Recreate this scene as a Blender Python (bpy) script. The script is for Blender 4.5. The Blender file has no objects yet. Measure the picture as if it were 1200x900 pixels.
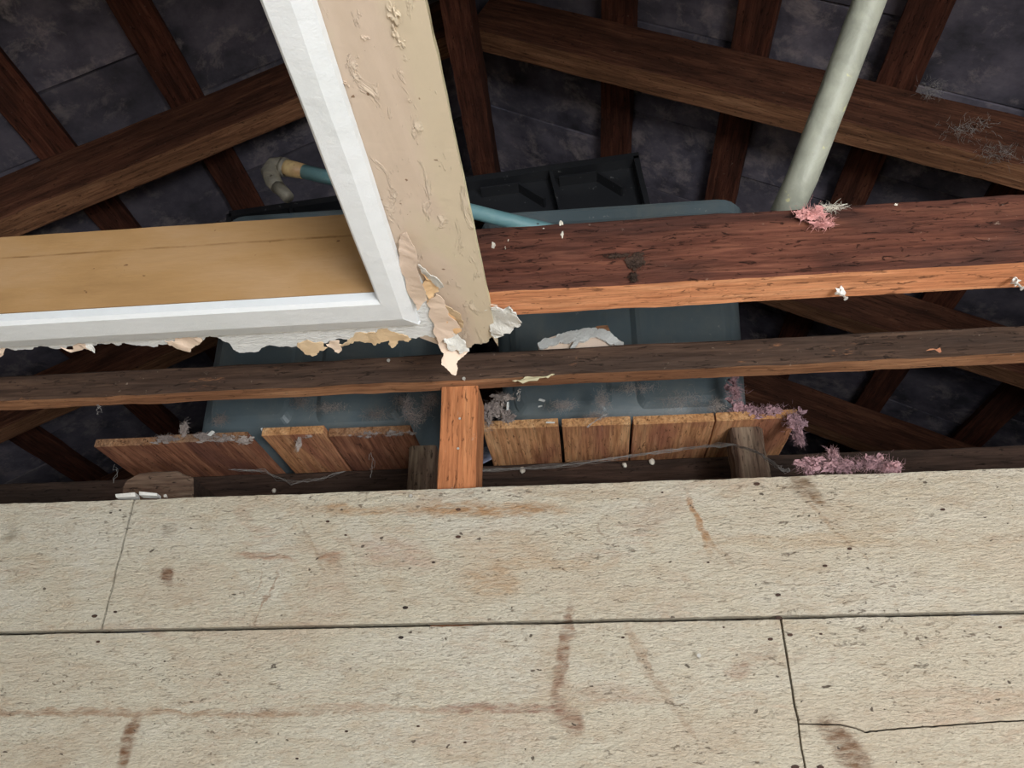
import bpy, bmesh, math, random
from mathutils import Vector, Matrix, noise
random.seed(7)
C = bpy.context.scene.collection
H = 1.55                                    # eye height above the floor
# ------------------------------------------------------------------ camera
TH, PS, FP = math.radians(29), math.radians(5.5), 900.0
cam_d = bpy.data.cameras.new('camera'); cam = bpy.data.objects.new('camera', cam_d); C.objects.link(cam)
cam_d.sensor_width = 36; cam_d.lens = 27; cam_d.clip_start = .01
cam.location = (0, 0, H); cam.rotation_euler = (math.pi/2 + TH, 0, PS)
bpy.context.scene.camera = cam
# ------------------------------------------------------------------ world, lights, exposure
w = bpy.data.worlds.new('sky'); bpy.context.scene.world = w; w.use_nodes = True
w.node_tree.nodes['Background'].inputs[0].default_value = (.75, .86, 1, 1)
w.node_tree.nodes['Background'].inputs[1].default_value = 1.2
def area(name, loc, target, sx, sy, power, col):
    l = bpy.data.lights.new(name, 'AREA'); l.shape = 'RECTANGLE'; l.size = sx; l.size_y = sy; l.energy = power; l.color = col
    o = bpy.data.objects.new(name, l); C.objects.link(o); o.location = loc
    o.rotation_euler = (Vector(target) - Vector(loc)).to_track_quat('-Z', 'Y').to_euler(); return o
area('window_daylight', (1.15, -1.72, 1.05), (.1, 1.0, 2.3), 1.1, 1.4, 79, (.96, .985, 1.0))
area('added_fill_light', (-1.35, -1.72, 1.05), (0, 1.0, 2.3), 1.0, 1.4, 10, (.96, .985, 1.0))  # added fill lamp lifting the undersides and roof, not a known window
vs = bpy.context.scene.view_settings
vs.view_transform = 'Standard'; vs.look = 'None'; vs.gamma = 1; vs.use_curve_mapping = False
vs.exposure = 1.0
# ------------------------------------------------------------------ pixel to point (1200x900 frame)
def ray(x, y):
    a = (x-600)/FP; b = (450-y)/FP
    F = math.cos(TH)-b*math.sin(TH)
    return Vector((a*math.cos(PS)-F*math.sin(PS), a*math.sin(PS)+F*math.cos(PS), math.sin(TH)+b*math.cos(TH)))
O0 = Vector((0, 0, H))
def PY(x, y, Y): r = ray(x, y); return O0 + r*(Y/r.y)
def PZ(x, y, Z): r = ray(x, y); return O0 + r*(Z/r.z)          # Z counted from the eye
def W(x, y, z): return Vector((x, y, z+H))                       # z counted from the eye
# ------------------------------------------------------------------ materials
def srgb(r, g, b):
    f = lambda c: (c/255/12.92) if c/255 <= .04045 else ((c/255+.055)/1.055)**2.4
    return (f(r), f(g), f(b), 1)
class NT:
    def __init__(s, name, rough=.8, spec=.3):
        s.m = bpy.data.materials.new(name); s.m.use_nodes = True; s.t = s.m.node_tree; s.N = s.t.nodes; s.L = s.t.links
        s.b = s.N['Principled BSDF']; s.b.inputs['Roughness'].default_value = rough; s.b.inputs['Specular IOR Level'].default_value = spec
        s.tc = s.N.new('ShaderNodeTexCoord')
        s.base = s.tc.outputs['Object']
    def set(s, sock, v):
        if isinstance(v, bpy.types.NodeSocket): s.L.new(v, sock)
        else: sock.default_value = v
    def map(s, scale=(1, 1, 1), loc=(0, 0, 0), rot=(0, 0, 0), src=None, typ='POINT'):
        n = s.N.new('ShaderNodeMapping'); n.vector_type = typ; s.L.new(src or s.base, n.inputs[0])
        n.inputs['Scale'].default_value = scale; n.inputs['Location'].default_value = loc; n.inputs['Rotation'].default_value = rot
        return n.outputs[0]
    def noise(s, vec, scale=5, detail=4, rough=.55, dist=0, col=False):
        n = s.N.new('ShaderNodeTexNoise'); s.L.new(vec, n.inputs['Vector'])
        n.inputs['Scale'].default_value = scale; n.inputs['Detail'].default_value = detail
        n.inputs['Roughness'].default_value = rough; n.inputs['Distortion'].default_value = dist
        return n.outputs['Color' if col else 'Fac']
    def voro(s, vec, scale):
        n = s.N.new('ShaderNodeTexVoronoi'); s.L.new(vec, n.inputs['Vector']); n.inputs['Scale'].default_value = scale
        return n.outputs['Distance']
    def ramp(s, fac, stops):
        n = s.N.new('ShaderNodeValToRGB'); s.L.new(fac, n.inputs[0]); e = n.color_ramp.elements
        while len(e) < len(stops): e.new(.5)
        for k, (p, c) in enumerate(stops):
            e[k].position = p; e[k].color = c if isinstance(c, tuple) else (c, c, c, 1)
        return n.outputs[0]
    def mix(s, fac, a, b, mode='MIX'):
        n = s.N.new('ShaderNodeMix'); n.data_type = 'RGBA'; n.blend_type = mode
        s.set(n.inputs[0], fac); s.set(n.inputs[6], a); s.set(n.inputs[7], b); return n.outputs[2]
    def math(s, op, a, b=0.0, clamp=False):
        n = s.N.new('ShaderNodeMath'); n.operation = op; n.use_clamp = clamp; s.set(n.inputs[0], a); s.set(n.inputs[1], b); return n.outputs[0]
    def bump(s, h, dist=.002, strength=1.0, prev=None):
        n = s.N.new('ShaderNodeBump'); n.inputs['Distance'].default_value = dist; n.inputs['Strength'].default_value = strength
        s.L.new(h, n.inputs['Height'])
        if prev: s.L.new(prev, n.inputs['Normal'])
        s.L.new(n.outputs[0], s.b.inputs['Normal']); return n.outputs[0]
    def col(s, c): s.set(s.b.inputs['Base Color'], c)

def wood(name, dark, mid, light, blotch=None, saw=.5, dust=0.0, rough=.85, bump=.0012, pale=None):
    m = NT(name, rough, .2)
    oi = m.N.new('ShaderNodeObjectInfo')
    off = m.N.new('ShaderNodeVectorMath'); off.operation = 'ADD'; m.L.new(m.base, off.inputs[0]); 
    sc = m.N.new('ShaderNodeVectorMath'); sc.operation = 'SCALE'; sc.inputs[0].default_value = (17, 9, 5); m.L.new(oi.outputs['Random'], sc.inputs['Scale'])
    m.L.new(sc.outputs[0], off.inputs[1]); src = off.outputs[0]
    g = m.noise(m.map((3, 42, 42), src=src), 1.6, 6, .62, .6)
    fine = m.noise(m.map((14, 260, 260), src=src), 1.0, 4, .6)
    big = m.noise(m.map((2.2, 9, 9), src=src), 1.5, 4, .6, .5)
    c = m.ramp(g, [(.3, dark), (.5, mid), (.72, light)])
    c = m.mix(m.ramp(big, [(.42, 0.0), (.62, .75)]), c, blotch or dark)
    c = m.mix(m.ramp(fine, [(.35, .7), (.6, 0.0)]), c, (.45, .42, .40, 1), 'MULTIPLY')
    # short torn fibres and pits of rough sawn wood
    v = m.noise(m.map((45, 190, 190), src=src), 1.0, 3, .7, .8)
    pit = m.ramp(v, [(.60, 0.0), (.68, 1.0)])
    c = m.mix(m.math('MULTIPLY', pit, .75), c, tuple([q*.25 for q in dark[:3]]+[1]))
    if pale:
        p2 = m.noise(m.map((6, 30, 30), loc=(3, 3, 3), src=src), 2.2, 5, .7, .5)
        c = m.mix(m.ramp(p2, [(.64, 0.0), (.72, .8)]), c, pale)
    if dust:
        d = m.noise(m.map((30, 30, 30), src=src), 3, 5, .7)
        c = m.mix(m.ramp(d, [(.66, 0.0), (.74, dust)]), c, srgb(170, 155, 140))
    m.col(c)
    sw = m.noise(m.map((150, 8, 8), src=src), 1.0, 2, .5, .3)
    h = m.math('ADD', m.math('MULTIPLY', fine, .5), m.math('MULTIPLY', sw, saw*.5))
    h = m.math('SUBTRACT', m.math('ADD', h, g), m.math('MULTIPLY', pit, .8))
    m.bump(h, bump, 1.0)
    return m.m
M = {}
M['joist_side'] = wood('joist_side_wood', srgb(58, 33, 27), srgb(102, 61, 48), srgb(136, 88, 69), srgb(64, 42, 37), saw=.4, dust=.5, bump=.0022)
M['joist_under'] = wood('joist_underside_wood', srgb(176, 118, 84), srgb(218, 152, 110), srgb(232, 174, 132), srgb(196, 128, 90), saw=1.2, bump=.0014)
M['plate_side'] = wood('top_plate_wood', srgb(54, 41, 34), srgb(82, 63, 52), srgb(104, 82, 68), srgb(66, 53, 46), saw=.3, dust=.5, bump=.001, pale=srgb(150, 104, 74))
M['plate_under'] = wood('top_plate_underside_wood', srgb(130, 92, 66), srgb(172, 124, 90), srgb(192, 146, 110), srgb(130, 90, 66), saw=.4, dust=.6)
M['stud'] = wood('stud_wood', srgb(150, 92, 60), srgb(190, 126, 84), srgb(212, 152, 108), srgb(176, 114, 76), saw=.3, dust=.85, bump=.0012)
M['platform'] = wood('platform_board_wood', srgb(176, 118, 80), srgb(222, 162, 114), srgb(236, 186, 138), srgb(166, 104, 84), saw=.15, bump=.0007)
M['platform_end'] = wood('platform_board_end_grain', srgb(140, 98, 66), srgb(196, 148, 102), srgb(214, 174, 130), srgb(176, 124, 80), saw=.6, bump=.002)
M['platform_end_dull'] = wood('platform_board_dusty_end', srgb(112, 78, 54), srgb(148, 108, 78), srgb(172, 136, 104), srgb(130, 104, 84), saw=.6, bump=.002)
M['platform_dark'] = wood('reddish_platform_board_wood', srgb(120, 76, 58), srgb(168, 112, 84), srgb(196, 142, 110), srgb(116, 76, 66), saw=.15, dust=.4, bump=.0007)
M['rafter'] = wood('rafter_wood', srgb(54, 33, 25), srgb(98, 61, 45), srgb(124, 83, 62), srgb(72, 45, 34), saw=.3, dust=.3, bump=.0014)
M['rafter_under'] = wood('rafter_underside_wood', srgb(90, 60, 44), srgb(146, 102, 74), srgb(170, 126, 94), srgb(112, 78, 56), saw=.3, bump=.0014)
M['purlin'] = wood('purlin_wood', srgb(50, 30, 23), srgb(94, 54, 41), srgb(118, 74, 56), srgb(66, 40, 32), saw=.2, dust=.35)
M['grey_wood'] = wood('weathered_grey_wood', srgb(66, 52, 44), srgb(122, 104, 88), srgb(152, 134, 114), srgb(90, 66, 54), saw=.1, bump=.002)
M['dark_wood'] = wood('dark_beam_wood', srgb(44, 34, 30), srgb(70, 54, 46), srgb(88, 68, 58), srgb(52, 42, 36), saw=.2)

def painted(name, base, alt, rough=.6, bump=.0006, scale=18, specks=None, altlo=.45, althi=.65):
    m = NT(name, rough, .35)
    a = m.noise(m.map((1, 1, 1)), 6, 5, .6, .4)
    c = m.mix(m.ramp(a, [(altlo, 0.0), (althi, 1.0)]), base, alt)
    if specks:
        s = m.noise(m.map((1, 1, 1)), 130, 2, .5)
        c = m.mix(m.ramp(s, [(.72, 0.0), (.76, .8)]), c, specks)
    m.col(c)
    h = m.math('ADD', m.noise(m.map((1, 1, 1)), scale, 6, .6), m.math('MULTIPLY', m.noise(m.map((1, 1, 1)), scale*9, 3, .6), .25))
    m.bump(h, bump)
    return m.m
M['white'] = painted('white_gloss_paint', srgb(220, 224, 228), srgb(214, 219, 222), .38, .0012, 55)
def textured_white():
    m = NT('white_textured_ceiling_paint', .55, .35); m.col(srgb(236, 238, 238))
    h = m.noise(m.map((70, 190, 100), rot=(0, 0, .5)), 1.0, 5, .65, 1.2)
    m.bump(h, .006, 1); return m.m
M['texwhite'] = textured_white()
def beige():
    m = NT('beige_ceiling_paint', .55, .3)
    a = m.noise(m.map((12, 3.5, 6)), 1.2, 6, .62, .8)
    c = m.ramp(a, [(.36, srgb(194, 176, 158)), (.52, srgb(201, 183, 166)), (.66, srgb(198, 184, 162))])
    # cream band along the broken edge
    sep = m.N.new('ShaderNodeSeparateXYZ'); m.L.new(m.base, sep.inputs[0])
    xx = m.math('ADD', sep.outputs[0], m.math('MULTIPLY', m.math('SUBTRACT', a, .5), .07))
    band = m.math('MULTIPLY', m.math('SUBTRACT', xx, -.141), 60, True)
    c = m.mix(m.math('MULTIPLY', band, .6), c, srgb(196, 184, 158))
    pale = m.noise(m.map((60, 18, 30)), 1.0, 5, .7, .6)
    c = m.mix(m.ramp(pale, [(.6, 0.0), (.68, .6)]), c, srgb(228, 214, 196))
    sp = m.noise(m.map((1, 1, 1)), 95, 2, .5)
    c = m.mix(m.ramp(sp, [(.735, 0.0), (.76, .9)]), c, srgb(120, 92, 72))
    m.col(c)
    h = m.math('ADD', m.ramp(pale, [(.56, 0.0), (.66, 1.0)]), m.math('MULTIPLY', m.noise(m.map((1, 1, 1)), 40, 5, .6), .8))
    m.bump(h, .0009); return m.m
M['beige'] = beige()
M['beige_edge'] = painted('beige_board_edge', srgb(214, 205, 170), srgb(150, 136, 108), .7, .001, 60, srgb(90, 74, 60))
M['flap'] = painted('peeled_paint_back', srgb(222, 200, 182), srgb(210, 190, 170), .7, .0012, 60)
M['flap_warm'] = painted('exposed_paper_layer', srgb(222, 180, 134), srgb(228, 200, 160), .75, .0012, 60)
M['paper'] = painted('torn_brown_paper', srgb(200, 174, 140), srgb(216, 194, 164), .75, .002, 60)
M['crumb'] = painted('crumpled_white_plaster', srgb(224, 224, 220), srgb(196, 194, 188), .6, .005, 45)
def lining():
    m = NT('tan_lining_board', .55, .3)
    a = m.noise(m.map((4, 10, 10)), 1.2, 5, .6, .4)
    c = m.ramp(a, [(.35, srgb(154, 120, 80)), (.5, srgb(165, 130, 88)), (.68, srgb(172, 139, 102))])
    sep = m.N.new('ShaderNodeSeparateXYZ'); m.L.new(m.base, sep.inputs[0])
    wob = m.noise(m.map((14, 14, 90)), 1.0, 4, .7)
    d = m.math('ABSOLUTE', m.math('SUBTRACT', m.math('ADD', sep.outputs[2], m.math('MULTIPLY', m.math('SUBTRACT', wob, .5), .006)), .6185+H))
    line = m.math('SUBTRACT', 1, m.math('MULTIPLY', d, 420), True)
    gate = m.ramp(m.noise(m.map((9, 1, 1)), 1.3, 4, .7), [(.4, .1), (.6, .85)])
    c = m.mix(m.math('MULTIPLY', line, gate), c, srgb(110, 76, 40))
    sp = m.noise(m.map((60, 60, 120)), 1.2, 2, .5)
    c = m.mix(m.ramp(sp, [(.74, 0.0), (.77, .9)]), c, srgb(96, 62, 40))
    m.col(c); m.bump(m.noise(m.map((10, 10, 60)), 1.4, 5, .6), .0007); return m.m
M['lining'] = lining()
def slate():
    m = NT('slate_underside', .8, .3)
    oi = m.N.new('ShaderNodeObjectInfo')
    off = m.N.new('ShaderNodeVectorMath'); off.operation = 'SCALE'; off.inputs[0].default_value = (31, 17, 7); m.L.new(oi.outputs['Random'], off.inputs['Scale'])
    ad = m.N.new('ShaderNodeVectorMath'); ad.operation = 'ADD'; m.L.new(m.base, ad.inputs[0]); m.L.new(off.outputs[0], ad.inputs[1]); s = ad.outputs[0]
    a = m.noise(m.map((7, 7, 7), src=s), 1.0, 8, .62, 0)
    b = m.noise(m.map((8, 8, 8), src=s), 1.2, 9, .74, .25)
    c = m.ramp(a, [(.34, srgb(56, 55, 62)), (.5, srgb(98, 94, 106)), (.66, srgb(130, 123, 134))])
    c = m.mix(m.ramp(b, [(.52, 0.0), (.66, .8)]), c, srgb(172, 160, 160))
    tone = m.math('MULTIPLY', oi.outputs['Random'], .55)
    c = m.mix(tone, c, srgb(70, 66, 74))
    m.col(c); m.bump(m.noise(m.map((30, 30, 30), src=s), 1, 6, .6), .003); return m.m
M['slate'] = slate()
M['light_seal'] = painted('dark_light_seal', srgb(40, 38, 42), srgb(58, 54, 58), .9, .002, 20)
def plastic(name, base, dust, lo, hi):
    m = NT(name, .42, .45)
    a = m.noise(m.map((7, 7, 7)), 1.2, 6, .65, .5)
    c = m.mix(m.ramp(a, [(lo, 0.0), (hi, .75)]), base, dust)
    f = m.noise(m.map((60, 60, 60)), 1, 4, .7)
    c = m.mix(m.ramp(f, [(.66, 0.0), (.72, .5)]), c, srgb(150, 150, 148))
    m.col(c); m.bump(f, .0008); return m.m
M['tank'] = plastic('grey_tank_plastic', srgb(84, 96, 101), srgb(106, 110, 108), .45, .7)
M['black'] = plastic('black_cover_plastic', srgb(34, 35, 38), srgb(50, 50, 50), .55, .8)
def pipe_mat(name, base, alt, chip, lo=.6):
    m = NT(name, .5, .4)
    a = m.noise(m.map((25, 25, 25)), 1, 6, .65, .6)
    c = m.ramp(a, [(.35, base), (.62, alt)])
    b = m.noise(m.map((45, 45, 45), loc=(2, 5, 1)), 1, 3, .6)
    c = m.mix(m.ramp(b, [(lo, 0.0), (lo+.03, .9)]), c, chip)
    m.col(c); m.bump(a, .0015); return m.m
M['teal'] = pipe_mat('teal_painted_pipe', srgb(98, 140, 146), srgb(114, 150, 154), srgb(50, 44, 40), .72)
M['corroded'] = pipe_mat('corroded_pipe_fitting', srgb(190, 166, 120), srgb(160, 128, 90), srgb(110, 74, 50), .58)
M['elbow'] = pipe_mat('dull_metal_elbow', srgb(96, 92, 84), srgb(136, 130, 116), srgb(70, 60, 50), .66)
M['galv'] = pipe_mat('grey_green_galvanised_pipe', srgb(138, 140, 128), srgb(160, 162, 148), srgb(186, 182, 140), .66)
M['wool'] = painted('pink_glass_wool', srgb(172, 136, 140), srgb(136, 108, 114), .95, .001, 60, None, .4, .6)
M['wool_bright'] = painted('bright_pink_glass_wool', srgb(206, 150, 146), srgb(190, 134, 132), .95, .001, 60, None, .4, .6)
M['greywool'] = painted('grey_dusty_wool', srgb(170, 158, 150), srgb(120, 108, 104), .95, .001, 60, None, .4, .6)
M['web'] = painted('cobweb_silk', srgb(150, 146, 142), srgb(120, 116, 112), .9, .0002, 60)
M['egg'] = painted('egg_sac_silk', srgb(220, 214, 200), srgb(190, 182, 170), .9, .001, 90)
M['nail'] = painted('dull_nail_steel', srgb(180, 178, 172), srgb(120, 110, 100), .45, .0003, 90); 
M['rust'] = painted('rusted_nail_head', srgb(66, 46, 36), srgb(40, 30, 26), .8, .0008, 200)
M['plaster'] = painted('plaster_wall', srgb(205, 198, 184), srgb(196, 188, 174), .85, .0006, 30)
M['floor'] = wood('floor_boards_wood', srgb(150, 132, 110), srgb(184, 166, 142), srgb(200, 186, 164), srgb(160, 142, 120))
M['brick'] = painted('dark_gable_render', srgb(60, 54, 52), srgb(44, 40, 40), .95, .003, 25)

def wallpaint():
    m = NT('old_cream_board_paint', .62, .3)
    v = m.map((1, 1, 1))
    wig = m.noise(m.map((1, 1, 1)), 28, 5, .65, 0, True)
    n1 = m.noise(m.map((42, 42, 150)), 1.0, 8, .62, .3)          # long soft flakes along the grain
    n2 = m.noise(m.map((150, 150, 380)), 1.0, 4, .68, .3)
    n3 = m.noise(m.map((3.5, 3.5, 8)), 1.0, 5, .65, .8)
    c = m.ramp(n3, [(.34, srgb(201, 195, 181)), (.5, srgb(196, 188, 170)), (.66, srgb(192, 179, 160))])
    sep = m.N.new('ShaderNodeSeparateXYZ'); m.L.new(m.base, sep.inputs[0])
    c = m.mix(m.math('MULTIPLY', m.math('ADD', sep.outputs[0], .25), .45, True), c, srgb(204, 190, 170))
    pk = m.noise(m.map((10, 10, 34), loc=(4, 1, 2)), 1.0, 6, .72, .6)
    c = m.mix(m.ramp(pk, [(.56, 0.0), (.70, .5)]), c, srgb(168, 136, 114))
    # worn and stained places, each with its own shape (pixel centre, radii, turn, strength, colour)
    spots = [
     (195,676,13,8,60,1,(110,76,56)), (150,872,34,9,-82,1,(118,84,60)), (412,597,48,7,2,.75,(170,134,96)), (560,596,115,10,2,.9,(168,128,88)),
     (576,680,40,17,5,.6,(176,142,106)), (590,640,60,26,5,.35,(184,150,118)), (465,648,50,20,10,.5,(176,140,122)), (308,653,42,5,3,.7,(152,112,86)), (385,651,22,6,8,.7,(150,108,80)),
     (661,760,52,8,-80,.95,(130,96,76)), (664,838,22,13,60,.8,(134,98,78)), (818,612,38,5,78,.8,(160,112,66)), (829,632,20,4,60,.6,(160,116,74)),
     (746,762,30,7,66,.6,(156,126,100)), (780,812,55,4,58,.5,(150,122,98)), (948,574,30,8,48,1,(128,102,76)), (938,568,12,14,0,.5,(90,72,56)), (988,872,30,14,60,1,(120,90,68)),
     (150,835,260,4,1,.75,(150,118,92)), (440,832,150,4,1,.45,(160,128,104)), (590,830,70,5,1,.8,(140,100,84)), (560,862,70,24,0,.4,(180,148,124)),
     (345,560,40,9,2,.3,(150,120,92)), (640,662,80,8,2,.45,(180,146,110)), (330,590,60,10,8,.3,(168,134,104)), (770,600,40,16,-20,.4,(160,126,100)), (940,633,130,8,2,.4,(178,146,108)),
     (198,620,9,12,70,.7,(130,116,100)), (15,625,9,14,60,.7,(120,112,96)), (866,786,14,10,0,.5,(150,112,90)), (710,812,60,10,5,.4,(164,130,108)), (1000,700,20,5,0,.3,(150,120,90)),
     (888,770,8,30,60,.4,(150,124,104)), (311,700,38,1.6,-74,.7,(150,120,98)), (299,690,26,1.2,-78,.6,(156,130,108)), (366,640,42,2.2,62,.5,(150,128,104)),
     (412,640,50,1.3,70,.4,(156,132,108)), (470,690,40,1.2,74,.3,(160,138,112)), (1000,640,26,1.4,55,.4,(140,112,90)), (850,655,18,1.6,70,.5,(150,122,98)), (700,620,10,3,70,.5,(120,94,76)), (690,580,60,6,2,.4,(168,138,106)),
     (500,590,16,14,0,.4,(160,126,96)), (960,600,40,3,55,.5,(150,120,92)), (640,790,14,60,5,.3,(176,150,126)), (1010,610,50,22,0,.3,(176,150,116)), (1150,830,70,14,-8,.35,(186,146,122)), (50,655,60,5,2,.3,(170,146,118)), (60,880,40,18,0,.3,(166,140,112)), (285,860,50,5,2,.3,(160,130,104)), (1120,570,120,16,1,.25,(170,146,108))]
    dis = m.N.new('ShaderNodeVectorMath'); dis.operation = 'MULTIPLY_ADD'; m.L.new(wig, dis.inputs[0])
    dis.inputs[1].default_value = (.034, .034, .026); m.L.new(m.base, dis.inputs[2])
    bare = None
    for (px, py, rx, ry, ang, st, colr) in spots:
        p = PY(px, py, .98); k = .00118
        p = p + Vector((.017, .017, .013))
        mp = m.N.new('ShaderNodeMapping'); mp.vector_type = 'TEXTURE'
        m.L.new(dis.outputs[0], mp.inputs[0])
        mp.inputs['Location'].default_value = (p.x, p.y, p.z); mp.inputs['Rotation'].default_value = (0, math.radians(ang), 0)
        mp.inputs['Scale'].default_value = (rx*k, 10, ry*k)
        ln = m.N.new('ShaderNodeVectorMath'); ln.operation = 'LENGTH'; m.L.new(mp.outputs[0], ln.inputs[0])
        mr = m.N.new('ShaderNodeMapRange'); mr.interpolation_type = 'SMOOTHSTEP'; m.L.new(ln.outputs['Value'], mr.inputs[0])
        mr.inputs[1].default_value = 1.25; mr.inputs[2].default_value = .55; mr.inputs[3].default_value = 0; mr.inputs[4].default_value = st
        f = m.math('MULTIPLY', mr.outputs[0], m.ramp(n1, [(.40, .35), (.6, 1.0)]))
        c = m.mix(f, c, srgb(*colr))
    c = m.mix(m.ramp(n2, [(.33, .55), (.45, 0.0)]), c, srgb(150, 132, 110))
    n4 = m.noise(m.map((75, 75, 210), loc=(3, 2, 8)), 1.0, 5, .7, .4)
    n5 = m.noise(m.map((26, 26, 60), loc=(5, 2, 1)), 1.0, 6, .7, .5)
    c = m.mix(m.ramp(n5, [(.5, 0.0), (.68, .5)]), c, srgb(178, 158, 134))
    chip = m.ramp(n4, [(.62, 0.0), (.66, 1.0)])
    gate = m.ramp(m.noise(m.map((5, 5, 9), loc=(9, 9, 9)), 1.0, 3, .6), [(.40, .15), (.6, 1.0)])
    chip = m.math('MULTIPLY', chip, gate)
    c = m.mix(m.math('MULTIPLY', chip, .7), c, srgb(112, 92, 76))
    sp = m.ramp(m.noise(m.map((75, 75, 130), loc=(1, 7, 3)), 1.0, 2, .5), [(.735, 0.0), (.76, 1.0)])
    c = m.mix(m.math('MULTIPLY', sp, .85), c, srgb(78, 66, 58))
    m.col(c)
    h = m.math('ADD', m.math('MULTIPLY', n1, 2.2), m.math('MULTIPLY', n2, 2.0))
    h = m.math('SUBTRACT', h, m.math('ADD', m.math('MULTIPLY', chip, .8), sp))
    m.bump(h, .0026, 1.0)
    return m.m
M['wall'] = wallpaint()
# ------------------------------------------------------------------ object helpers
def link(name, me, mats, parent=None, smooth=False):
    o = bpy.data.objects.new(name, me)
    for x in (mats if isinstance(mats, (list, tuple)) else [mats]): me.materials.append(x)
    if smooth:
        for p in me.polygons: p.use_smooth = True
    C.objects.link(o)
    if parent:
        o.parent = parent; o.matrix_parent_inverse = Matrix.Translation(-Vector(parent.location))
    return o
def obj(name, bm, mats, parent=None, smooth=False):
    bmesh.ops.recalc_face_normals(bm, faces=bm.faces)
    me = bpy.data.meshes.new(name); bm.to_mesh(me); bm.free(); return link(name, me, mats, parent, smooth)
def tag(o, label=None, cat=None, group=None, kind=None):
    if label: o['label'] = label
    if cat: o['category'] = cat
    if group: o['group'] = group
    if kind: o['kind'] = kind
    return o
def thing(name, label, cat, loc, group=None, kind=None):
    o = bpy.data.objects.new(name, None); C.objects.link(o); o.location = loc; o.empty_display_size = .05
    return tag(o, label, cat, group, kind)
def add_box(bm, a, b):
    x0, y0, z0 = a; x1, y1, z1 = b
    v = [bm.verts.new(p) for p in ((x0,y0,z0),(x1,y0,z0),(x1,y1,z0),(x0,y1,z0),(x0,y0,z1),(x1,y0,z1),(x1,y1,z1),(x0,y1,z1))]
    for f in ((0,1,2,3),(4,5,6,7),(0,1,5,4),(1,2,6,5),(2,3,7,6),(3,0,4,7)): bm.faces.new([v[i] for i in f])
def struct_box(name, a, b, mat, kind='structure'):
    bm = bmesh.new(); add_box(bm, a, b); return tag(obj(name, bm, mat), kind=kind)
def timber(name, A, B, w_, h_, mats, up=(0,0,1), parent=None, ch=.002, jit=.0007, step=.03, wane=0.0):
    """sawn timber from A to B (centre line); mats = side, underside, end. Local X runs along the grain."""
    A = Vector(A); B = Vector(B); L = (B-A).length; X = (B-A)/L; up = Vector(up)
    Y = up.cross(X).normalized(); Z = X.cross(Y)
    n = max(2, int(L/step)); bm = bmesh.new(); rings = []
    hw, hh = w_/2, h_/2; sd = random.random()*50
    for i in range(n+1):
        x = -L/2+L*i/n; ring = []
        for k, (y, z) in enumerate(((-hw+ch,-hh),(hw-ch,-hh),(hw,-hh+ch),(hw,hh-ch),(hw-ch,hh),(-hw+ch,hh),(-hw,hh-ch),(-hw,-hh+ch))):
            q = Vector((x*9+sd, k//2*7.3, sd)); d = noise.noise(q)*jit*2.2+noise.noise(q*5)*jit
            e = noise.noise(Vector((x*3, k//2*3.1, sd+9)))*wane
            ring.append(bm.verts.new((x, y+(d if y > 0 else -d)-(e if y > 0 else -e), z+(noise.noise(q*3+Vector((5,5,5)))*jit*1.5))))
        rings.append(ring)
    for i in range(n):
        for k in range(8):
            f = bm.faces.new((rings[i][k], rings[i+1][k], rings[i+1][(k+1)%8], rings[i][(k+1)%8]))
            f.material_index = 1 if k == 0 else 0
    for r in (rings[0], rings[-1]): f = bm.faces.new(r); f.material_index = 2
    side, under, end = (list(mats)+[mats[0]]*3)[:3] if isinstance(mats, (list, tuple)) else (mats,)*3
    o = obj(name, bm, [side, under, end])
    mw = Matrix((X, Y, Z)).transposed().to_4x4(); mw.translation = (A+B)/2
    if parent:
        o.parent = parent; o.matrix_parent_inverse = Matrix.Translation(-Vector(parent.location))
    o.matrix_basis = mw
    return o
def ragged(pts, amp, depth=4, closed=False, seed=0, axes=(1,1,0)):
    """polyline with torn, fractal detail"""
    rnd = random.Random(seed); pts = [Vector(p) for p in pts]
    for _ in range(depth):
        out = []
        for a, b in zip(pts, pts[1:]+([pts[0]] if closed else [])):
            l = (b-a).length; out.append(a)
            out.append((a+b)/2+Vector((rnd.uniform(-1,1)*axes[0], rnd.uniform(-1,1)*axes[1], rnd.uniform(-1,1)*axes[2]))*amp*min(l, .05))
        if not closed: out.append(pts[-1])
        pts = out
    return pts
def slab(name, pts, ext, mats, parent=None, bev=0.0):
    """flat outline given in space, extruded by ext; mats = face, edge"""
    bm = bmesh.new(); ext = Vector(ext)
    f = bm.faces.new([bm.verts.new(p) for p in pts])
    r = bmesh.ops.extrude_face_region(bm, geom=[f]); vs_ = [g for g in r['geom'] if isinstance(g, bmesh.types.BMVert)]
    bmesh.ops.translate(bm, verts=vs_, vec=ext)
    big = [g for g in bm.faces if len(g.verts) > 4 and abs(g.normal.normalized().dot(ext.normalized())) > .7]
    if bev:
        ed = [e for g in big for e in g.edges]
        bmesh.ops.bevel(bm, geom=ed, offset=bev, segments=1, affect='EDGES', clamp_overlap=True)
    for g in bm.faces:
        g.material_index = 0 if abs(g.normal.dot(ext.normalized())) > .7 else 1
    bmesh.ops.triangulate(bm, faces=[g for g in bm.faces if len(g.verts) > 4])
    m = mats if isinstance(mats, (list, tuple)) else [mats, mats]
    return obj(name, bm, list(m), parent)
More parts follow.
